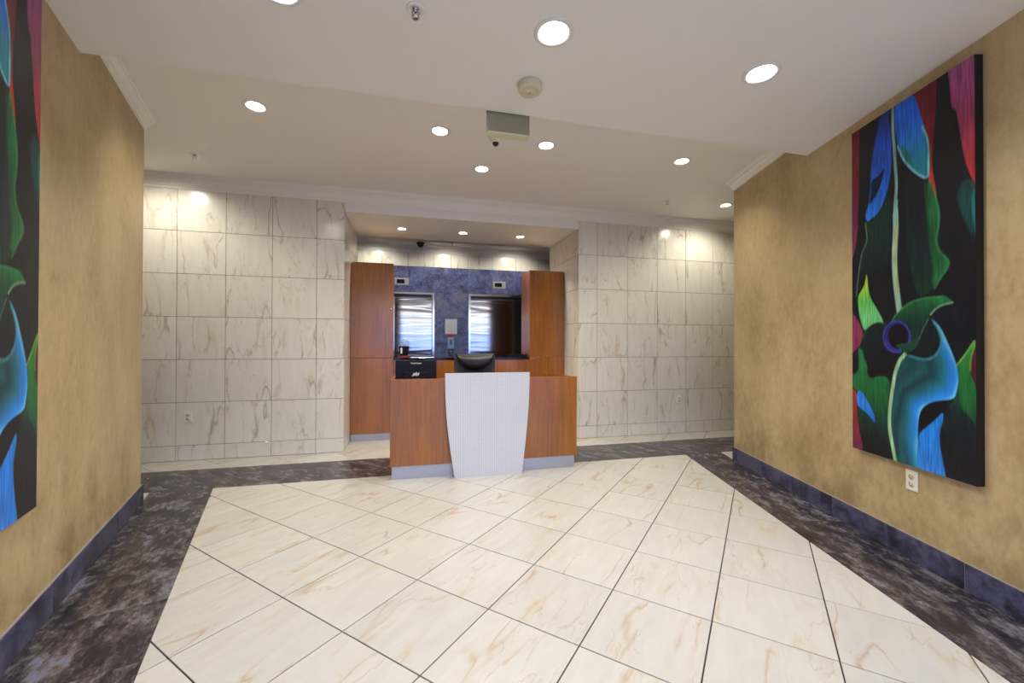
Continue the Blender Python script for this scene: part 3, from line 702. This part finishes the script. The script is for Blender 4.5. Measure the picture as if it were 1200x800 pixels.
    q = uv([(735, 2330), (500, 2480), (560, 1850)]); blue = np.clip(1.15 - np.minimum(np.hypot(X - q[0][0], Y - q[0][1]) / .42, np.hypot(X - q[1][0], Y - q[1][1]) / .26), 0, 1)[:, None]
    wob = dE + 8 * np.sin(Y * 26 + X * 18) + 10 * (st - 1)
    stops = [0, 14, 40, 75, 105, 140, 175, 230, 300]
    ca = [(70, 160, 176), (44, 140, 160), (30, 104, 120), (22, 70, 80), (28, 92, 98), (18, 52, 60), (24, 74, 78), (20, 62, 66), (26, 84, 84)]
    cb = [(110, 190, 240), (40, 140, 236), (34, 124, 210), (26, 112, 140), (22, 84, 96), (18, 54, 64), (26, 90, 96), (20, 64, 70), (24, 80, 82)]
    ga = np.stack([np.interp(wob, stops, [lin(c)[k] for c in ca]) for k in range(3)], 1); gb = np.stack([np.interp(wob, stops, [lin(c)[k] for c in cb]) for k in range(3)], 1)
    al = np.clip(sd / px + .5, 0, 1)[:, None]; C = C * (1 - al) + (ga * (1 - blue) + gb * blue) * (.6 + .4 * st[:, None]) * al
    stroke([(600, 1872), (640, 1935), (650, 2005), (630, 2065), (582, 2112), (520, 2118), (430, 2092)], 12, (60, 140, 150), 4, .7)
    stroke([(405, 2085), (365, 2130), (338, 2220), (318, 2350), (302, 2480), (306, 2600), (335, 2740), (352, 2830)], 24, (150, 190, 150), 2)
    poly([(725, 2382), (690, 2430), (640, 2490), (560, 2552), (494, 2592), (498, 2500), (520, 2440), (562, 2408), (620, 2390)], [(8, 10, 18), (6, 8, 12)])
    poly([(764, 2240), (800, 2085), (835, 2200), (860, 2260), (885, 2330), (900, 2560), (900, 2980), (690, 2960), (665, 2820), (640, 2700), (640, 2560), (680, 2450), (740, 2370)], [(22, 84, 46), (20, 72, 46), (14, 36, 40), (14, 22, 30), (12, 14, 22), (12, 14, 20)])
    poly([(872, 1975), (838, 2130), (838, 2200), (865, 2270), (886, 2330), (898, 2600), (830, 2480), (770, 2440), (762, 2260), (748, 2150), (800, 2085)], [(64, 140, 60), (28, 104, 46), (26, 96, 46), (18, 62, 44)], 2)
    stroke([(748, 2155), (800, 2088), (845, 2020), (872, 1980), (858, 2060), (838, 2130), (838, 2190)], 7, (110, 170, 70), 2)
    poly([(874, 2020), (905, 2020), (905, 2350), (880, 2290), (852, 2215), (840, 2150), (848, 2090)], [(84, 30, 40), (96, 26, 52)])
    poly([(660, 2462), (660, 2520), (636, 2600), (640, 2700), (665, 2820), (690, 2960), (600, 2930), (488, 2900), (490, 2700), (498, 2610), (560, 2562), (620, 2508)], [(36, 130, 220), (30, 124, 222), (34, 120, 214), (50, 130, 220)])
    # brush: slight blur
    I = C.reshape(NY, NX, 3); I = (I + np.roll(I, 1, 0) + np.roll(I, -1, 0)) / 3; C = I.reshape(-1, 3)
    C = np.clip(C * 1.0, 0, 1)
    vs = np.c_[X - Wd / 2, np.zeros(len(X)), Y]
    idx = np.arange(NX * NY).reshape(NY, NX); q = np.stack([idx[:-1, :-1], idx[:-1, 1:], idx[1:, 1:], idx[1:, :-1]], -1).reshape(-1, 4)
    me = bpy.data.meshes.new('painted_front'); me.vertices.add(len(vs)); me.vertices.foreach_set('co', vs.ravel())
    me.loops.add(q.size); me.loops.foreach_set('vertex_index', q.ravel()); me.polygons.add(len(q)); me.polygons.foreach_set('loop_start', np.arange(len(q)) * 4)
    me.update(calc_edges=True); me.validate()
    ca = me.color_attributes.new('paint', 'FLOAT_COLOR', 'POINT'); ca.data.foreach_set('color', np.c_[C, np.ones(len(C))].ravel())
    me.materials.append(M['canvas']); return me
PW, PH = .767, 2.13
pm = paint_mesh(PW, PH)
def painting(loc, rz, label):
    t = thing('painting', label, 'painting', loc, rz)
    link('painted_front', pm, t, (0, -.0412, 0))
    MB().box(-PW / 2, PW / 2, -.040, -.001, 0, PH).build('stretcher_edge', 'edgeblack', t)
sR = (1.453 + 2.218) / 2; cR = Vector((rw(0), 0)) + dR * sR
painting((cR.x, cR.y, .558), aR + math.pi, 'tall dark abstract botanical canvas on the right wall above the outlet')
sL = 2.200 - PW / 2; aL = math.atan2(dL.y, dL.x); cL = Vector((lw(0), 0)) + dL * sL
painting((cL.x, cL.y, .572), aL, 'tall dark abstract botanical canvas on the left wall, cut by the photo edge')

# ------------------------------------------------------------------ reception desk
t = thing('reception_desk', 'cherry wood reception desk with curved white grid front panel', 'desk', (0, 0, 0))
xa, xb, yf = -.184, 1.646, 3.90
def rpoly(mb, pts, y0, y1): return mb.prism(pts, y0, y1, fr=lambda x, z, y: (x, y, z))
MB().box(xa, .72, yf, yf + .03, .122, .925).build('front_panel', 'wood', t, bevel=.002)
MB().box(.7215, xb, yf, yf + .03, .122, .925).build('front_panel', 'wood', t, bevel=.002)
def slab2(p, q, th, z0, z1):
    p, q = Vector(p), Vector(q); d = (q - p).normalized(); n = Vector((-d.y, d.x)) * th
    return MB().prism([tuple(p), tuple(q), tuple(q + n), tuple(p + n)], z0, z1)
slab2((xb, yf + .031), (1.49, 4.42), .03, .122, .925).build('side_panel', 'wood', t, bevel=.002)
slab2((xa, yf + .031), (-.170, 4.42), -.03, .122, .925).build('side_panel', 'wood', t, bevel=.002)
MB().box(xa + .016, xb - .021, yf + .018, yf + .036, 0, .121).build('plinth', 'alu', t)
slab2((xb - .021, yf + .037), (1.475, 4.40), .018, 0, .121).build('plinth', 'alu', t)
slab2((xa + .016, yf + .037), (-.154, 4.40), -.018, 0, .121).build('plinth', 'alu', t)
MB().prism([(xa + .034, yf + .032), (xb - .045, yf + .032), (1.47, 4.42), (-.135, 4.42)], .70, .73).build('worktop', 'wood', t)
def bez(pts, n=14):
    out = []
    for k in range(n + 1):
        u = k / n; p = [Vector(q) for q in pts]
        while len(p) > 1: p = [a.lerp(b, u) for a, b in zip(p, p[1:])]
        out.append((p[0].x, p[0].y))
    return out
right = bez([(1.049, 0), (1.085, .30), (1.125, .62), (1.124, .978)])
left = bez([(.309, .978), (.303, .62), (.348, .30), (.401, 0)])
cv = MB(); pts = right + left; n = len(pts); cx = .715
rpoly(cv, pts, yf - .065, yf - .040); cv.build('curved_panel', 'laminate', t)
for x, z in ((.5, .3), (.87, .3), (.5, .75), (.87, .75)): MB().box(x, x + .06, yf - .041, yf + .001, z, z + .03).build('standoff', 'alu', t)

# ------------------------------------------------------------------ tall cabinets and back counter
YC = 5.57
def rounded(x0, x1, z0, z1, r, corner):
    p = [(x0, z0), (x1, z0)]
    if corner == 'r': p += [(x1 - r + r * math.cos(a), z1 - r + r * math.sin(a)) for a in [k * math.pi / 12 for k in range(7)]] + [(x0, z1)]
    else: p += [(x1, z1)] + [(x0 + r - r * math.sin(a), z1 - r + r * math.cos(a)) for a in [k * math.pi / 12 for k in range(7)]]
    return p
def cabinet(x0, x1, corner, kx, label):
    c = thing('tall_cabinet', label, 'cabinet', (0, 0, 0))
    b = MB(); rpoly(b, rounded(x0 + .002, x1 - .002, .088, 2.300, .035, corner), YC + .020, YC + .45); b.build('body', 'wood', c)
    d = MB(); rpoly(d, rounded(x0, x1, 1.068, 2.303, .035, corner), YC, YC + .019); up = d.build('door', 'wood', c, bevel=.0025)
    MB().box(x0, x1, YC, YC + .019, .088, 1.063).build('door', 'wood', c, bevel=.0025)
    MB().lathe([(.001, .020), (.009, .018), (.011, .012), (.006, .006), (.006, 0)], c=(kx, YC, 1.70), seg=16, axis='y').build('knob', 'chrome', up)
    MB().box(x0 + .037, x1 - .037, YC + .022, YC + .448, 2.3005, 2.306).build('painted_lit_top', 'wood_lit_top', c)  # thin sheet that carries the painted lamplight on top
    MB().box(x0 + .002, x1 - .002, YC + .008, YC + .42, 0.0, .087).build('plinth', 'alu', c)
cabinet(-.751, -.226, 'l', -.262, 'tall cherry wood cabinet on the left of the alcove')
cabinet(1.630, 2.154, 'r', 1.668, 'tall cherry wood cabinet on the right of the alcove')
c = thing('back_counter', 'cherry wood back counter with thin black top between the tall cabinets', 'counter', (0, 0, 0))
MB().box(-.224, 1.628, YC + .02, YC + .42, .088, 1.043).build('body', 'wood', c)
for k in range(4):
    a = -.224 + k * .463; MB().box(a + .002, a + .461, YC + .002, YC + .019, .09, 1.035).build('door', 'wood', c, bevel=.002)
MB().box(-.222, 1.626, YC + .03, YC + .40, 0, .087).build('plinth', 'alu', c)
MB().box(-.224, 1.628, YC - .012, YC + .43, 1.044, 1.068).build('countertop', 'black_gloss', c, bevel=.003)
ZC = 1.068
# things on the counter
t = link('box', None)
bpy.data.objects.remove(t)
MB().box(-.075, .075, -.06, .06, 0, .026).build('flat_box', 'redbox', bevel=.003, loc=(-.090, 5.67, ZC), label='flat red-brown box under the potted plant on the back counter', cat='box')
t = thing('potted_plant', 'small potted plant in a square black pot on the back counter', 'plant', (-.091, 5.67, ZC + .0262))
pt = MB(); a, b = .052, .066
pt.add([(-a, -a, 0), (a, -a, 0), (a, a, 0), (-a, a, 0), (-b, -b, .128), (b, -b, .128), (b, b, .128), (-b, b, .128), (-b + .006, -b + .006, .128), (b - .006, -b + .006, .128), (b - .006, b - .006, .128), (-b + .006, b - .006, .128), (-b + .008, -b + .008, .115), (b - .008, -b + .008, .115), (b - .008, b - .008, .115), (-b + .008, b - .008, .115)],
       [(3, 2, 1, 0), (0, 1, 5, 4), (1, 2, 6, 5), (2, 3, 7, 6), (3, 0, 4, 7), (4, 5, 9, 8), (5, 6, 10, 9), (6, 7, 11, 10), (7, 4, 8, 11), (8, 9, 13, 12), (9, 10, 14, 13), (10, 11, 15, 14), (11, 8, 12, 15), (12, 13, 14, 15)])
pt.build('pot', 'black', t)
MB().box(-.045, -.022, -.0665, -.0640, .03, .105).build('price_label', 'paper', t)
for k in range(9):
    a = k * 2.4; r = .012 + .03 * (k % 3) / 2; hgt = .05 + .055 * random.random()
    bx_, by_ = r * .5 * math.cos(a), r * .5 * math.sin(a); tx, ty = (r + .018) * math.cos(a), (r + .018) * math.sin(a)
    st = MB().tube([(bx_, by_, .112), ((bx_ + tx) / 2, (by_ + ty) / 2, .118 + hgt * .6), (tx, ty, .118 + hgt)], [.0022, .0018, .0012], 5).build('stem', 'leaf', t)
    lf = MB()
    for q in range(5):
        b2 = q * 1.256; L = .026; cx_, cy_, cz_ = tx, ty, .118 + hgt
        d = Vector((math.cos(b2), math.sin(b2), .5)).normalized(); s_ = Vector((-math.sin(b2), math.cos(b2), 0)) * .010; p = Vector((cx_, cy_, cz_)); up_ = Vector((0, 0, .0012))
        lf.add([p, p + d * L * .5 + s_, p + d * L, p + d * L * .5 - s_, p + d * L * .5 + up_], [(0, 1, 4), (1, 2, 4), (2, 3, 4), (3, 0, 4), (0, 3, 2, 1)])
    lf.build('leaf', 'leaf', st)
MB().box(-.15, .15, -.105, .105, 0, .0012).build('paper_sheet', 'paper', loc=(.155, 5.70, ZC + .0002), rot=(0, 0, .05), label='white paper sheet lying on the black back counter right of the plant', cat='paper')
t = thing('black_tray', 'flat black tray at the right end of the back counter', 'tray', (1.475, 5.72, ZC))
MB().prism([(-.14, -.09), (.14, -.09), (.14, .09), (-.14, .09)], 0, .012).build('tray_base', 'black', t)
MB().box(-.14, -.13, -.09, .09, .012, .034).box(.13, .14, -.09, .09, .012, .040).box(-.13, .13, .08, .09, .012, .034).box(-.13, .13, -.09, -.08, .012, .030).build('tray_rim', 'black', t)

# lift call station
t = thing('notice_frame', 'white paper notice on the granite between the lift doors', 'notice', (.715, YE, 1.575))
MB().box(-.113, .113, -.004, 0, -.142, .142).build('backing', 'alu', t)
MB().box(-.106, .106, -.0055, -.004, -.135, .135).build('paper', 'paper', t)
t = thing('fire_notice', 'small light blue notice with a red heading below the white notice', 'notice', (.712, YE, 1.295))
MB().box(-.058, .058, -.004, 0, -.125, .085).build('panel', 'lightblue', t)
MB().box(-.058, .058, -.005, -.0038, .085, .128).build('heading', 'red', t)
MB().box(-.018, .018, -.0055, -.004, -.06, .03).build('pictogram', 'base_stone', t)
t = thing('call_button_panel', 'dark lift call button plate below the blue notice', 'button panel', (.712, YE, 1.085))
MB().box(-.045, .045, -.008, 0, -.08, .08).build('plate', 'frame', t, bevel=.002)
for z in (.025, -.03): MB().lathe([(.001, .012), (.014, .012), (.015, .008)], c=(0, 0, z), seg=16, axis='y').build('button', 'chrome', t)

# ------------------------------------------------------------------ monitor
t = thing('computer_monitor', 'black computer monitor seen from behind on the desk', 'monitor', (.050, 4.24, .7305))
mb = MB(); w, h0, h1 = .203, .085, .356
mb.add([(-w, 0, h0), (w, 0, h0), (w, 0, h1), (-w, 0, h1), (-w, .022, h0), (w, .022, h0), (w, .022, h1), (-w, .022, h1)], [(0, 1, 2, 3), (5, 4, 7, 6), (4, 0, 3, 7), (1, 5, 6, 2), (3, 2, 6, 7), (4, 5, 1, 0)]).build('screen_housing', 'black', t, bevel=.004)
MB().box(-.12, .12, -.012, .0, .10, .24).build('rear_bulge', 'black', t, bevel=.006)
MB().box(-.19, .19, .0222, .0235, h0 + .014, h1 - .014).build('screen', 'black_gloss', t)
MB().box(-.03, .03, -.030, -.012, .01, .2).build('stand_neck', 'black', t, bevel=.004)
MB().lathe([(.001, 0), (.11, 0), (.11, .008), (.03, .014), (.001, .014)], seg=32).build('stand_base', 'black', t)
fc = bpy.data.curves.new('brand_text', 'FONT'); fc.body = 'ViewSonic'; fc.size = .026; fc.align_x = 'CENTER'; fc.extrude = .0004
fo = bpy.data.objects.new('brand_text', fc); COL.objects.link(fo); dg = bpy.context.evaluated_depsgraph_get(); fm = bpy.data.meshes.new_from_object(fo.evaluated_get(dg))
bpy.data.objects.remove(fo); fm.materials.append(M['paper']); link('brand_lettering', fm, t, (0, -.0008, .318), (math.pi / 2, 0, 0))
lg = MB()
for k, (ox, oz, c_) in enumerate([(-.022, .0, 1), (0, .004, 1), (.02, .001, 1)]):     # three little perched birds
    lg.lathe([(.0005, .0145), (.009, .0142), (.0092, .0125)], c=(ox, 0, .212 + oz), seg=12, axis='y').lathe([(.0005, .0145), (.006, .0142), (.006, .0125)], c=(ox + .006, 0, .223 + oz), seg=10, axis='y')
    lg.box(ox - .018, ox - .006, -.0143, -.0125, .198 + oz, .205 + oz)
lg.box(-.035, .03, -.0143, -.0125, .1955, .1985).build('bird_emblem', 'white', t)

# ------------------------------------------------------------------ office chair
t = thing('office_chair', 'black leather office chair behind the reception desk', 'chair', (.742, 4.76, 0))
bk = MB(); NXb, NZb = 12, 14; vs = []
def back_pt(u, v, side):                           # u -1..1, v 0..1
    w = .245 * (1 - .10 * (1 - v) ** 2) * (1 if abs(u) < .999 else 1); x = u * w; z = .52 + .605 * v - .02 * (abs(u) ** 4) * (1 if v > .5 else 0)
    y = .10 + .03 * v - .035 * (1 - u * u) * 1.0 * side - .02 * abs(u) ** 2 * 0 + (.045 if side < 0 else 0) * 0
    return (x, y + (.0 if side > 0 else .04) - .03 * u * u, z)
for side in (1, -1):
    for i in range(NZb + 1):
        for j in range(NXb + 1): vs.append(back_pt(-1 + 2 * j / NXb, i / NZb, side * .4))
n1 = (NXb + 1) * (NZb + 1); fs = []
for i in range(NZb):
    for j in range(NXb):
        a = i * (NXb + 1) + j; fs.append((a, a + 1, a + NXb + 2, a + NXb + 1)); fs.append((n1 + a, n1 + a + NXb + 1, n1 + a + NXb + 2, n1 + a + 1))
rim = [j for j in range(NXb + 1)] + [(i + 1) * (NXb + 1) + NXb for i in range(NZb)] + [NZb * (NXb + 1) + j for j in range(NXb - 1, -1, -1)] + [i * (NXb + 1) for i in range(NZb - 1, 0, -1)]
for a, b in zip(rim, rim[1:] + rim[:1]): fs.append((a, n1 + a, n1 + b, b))
bk.add(vs, fs, True).build('backrest', 'fabric', t)
pad = MB(); vs = []; NU, NV = 16, 8                # crescent head pad, straight on top and U-shaped below
for i in range(NV + 1):
    for j in range(NU + 1):
        u = -1 + 2 * j / NU; bot = 1.135 - .195 * (1 - abs(u) ** 2.4) ** .8 - .004; top = 1.142 - .012 * (1 - u * u)
        v = i / NV; z = bot + (top - bot) * v
        puff = .055 * (max(0, math.sin(math.pi * min(max(v, 0), 1))) ** .5) * (1 - abs(u) ** 4) ** .5
        vs.append((u * .232, .070 - puff - .02 * u * u + .03 * v, z))
fs = [(i * (NU + 1) + j, i * (NU + 1) + j + 1, (i + 1) * (NU + 1) + j + 1, (i + 1) * (NU + 1) + j) for i in range(NV) for j in range(NU)]
k0 = len(vs); vs += [(x, max(y, .0) * 0 + .105 + .03 * ((z - .94) / .2) - .02 * (x / .232) ** 2, z) for x, y, z in vs]
fs += [tuple(k0 + q for q in f[::-1]) for f in list(fs)]
rim = [j for j in range(NU + 1)] + [(i + 1) * (NU + 1) + NU for i in range(NV)] + [NV * (NU + 1) + j for j in range(NU - 1, -1, -1)] + [i * (NU + 1) for i in range(NV - 1, 0, -1)]
for a, b in zip(rim, rim[1:] + rim[:1]): fs.append((a, k0 + a, k0 + b, b))
pad.add(vs, fs, True).build('head_pad', 'leather', t)
st = MB().box(-.24, .24, -.40, .08, .43, .51).build('seat', 'leather', t, bevel=.03, seg=4)
MB().tube([(0, .06, .44), (0, .16, .45), (0, .165, .62)], .022, 8).build('back_support', 'black', t)
MB().lathe([(.028, .10), (.028, .25), (.018, .26), (.018, .43)], c=(0, -.16, 0), seg=16).build('gas_column', 'chrome', t)
for sx in (-1, 1):
    MB().tube([(.22 * sx, -.05, .45), (.29 * sx, -.05, .47), (.30 * sx, -.06, .64), (.30 * sx, -.10, .66)], .013, 8).build('arm_support', 'black', t)
    MB().box(.27 * sx if sx > 0 else -.33, .33 if sx > 0 else -.27, -.27, .0, .66, .69).build('armrest', 'black', t, bevel=.01)
for k in range(5):
    a = k * 2 * math.pi / 5 + .3; c_, s_ = math.cos(a), math.sin(a)
    lg = MB().tube([(.02 * c_, -.16 + .02 * s_, .115), (.16 * c_, -.16 + .16 * s_, .10), (.29 * c_, -.16 + .29 * s_, .075)], [.022, .018, .013], 8).build('leg', 'black', t)
    MB().lathe([(.001, -.02), (.027, -.02), (.027, .02), (.001, .02)], c=(.29 * c_, -.16 + .29 * s_, .0275), seg=16, axis='x').build('caster', 'black', lg)
print('floor tiles', ntile, 'objects', len(bpy.data.objects))
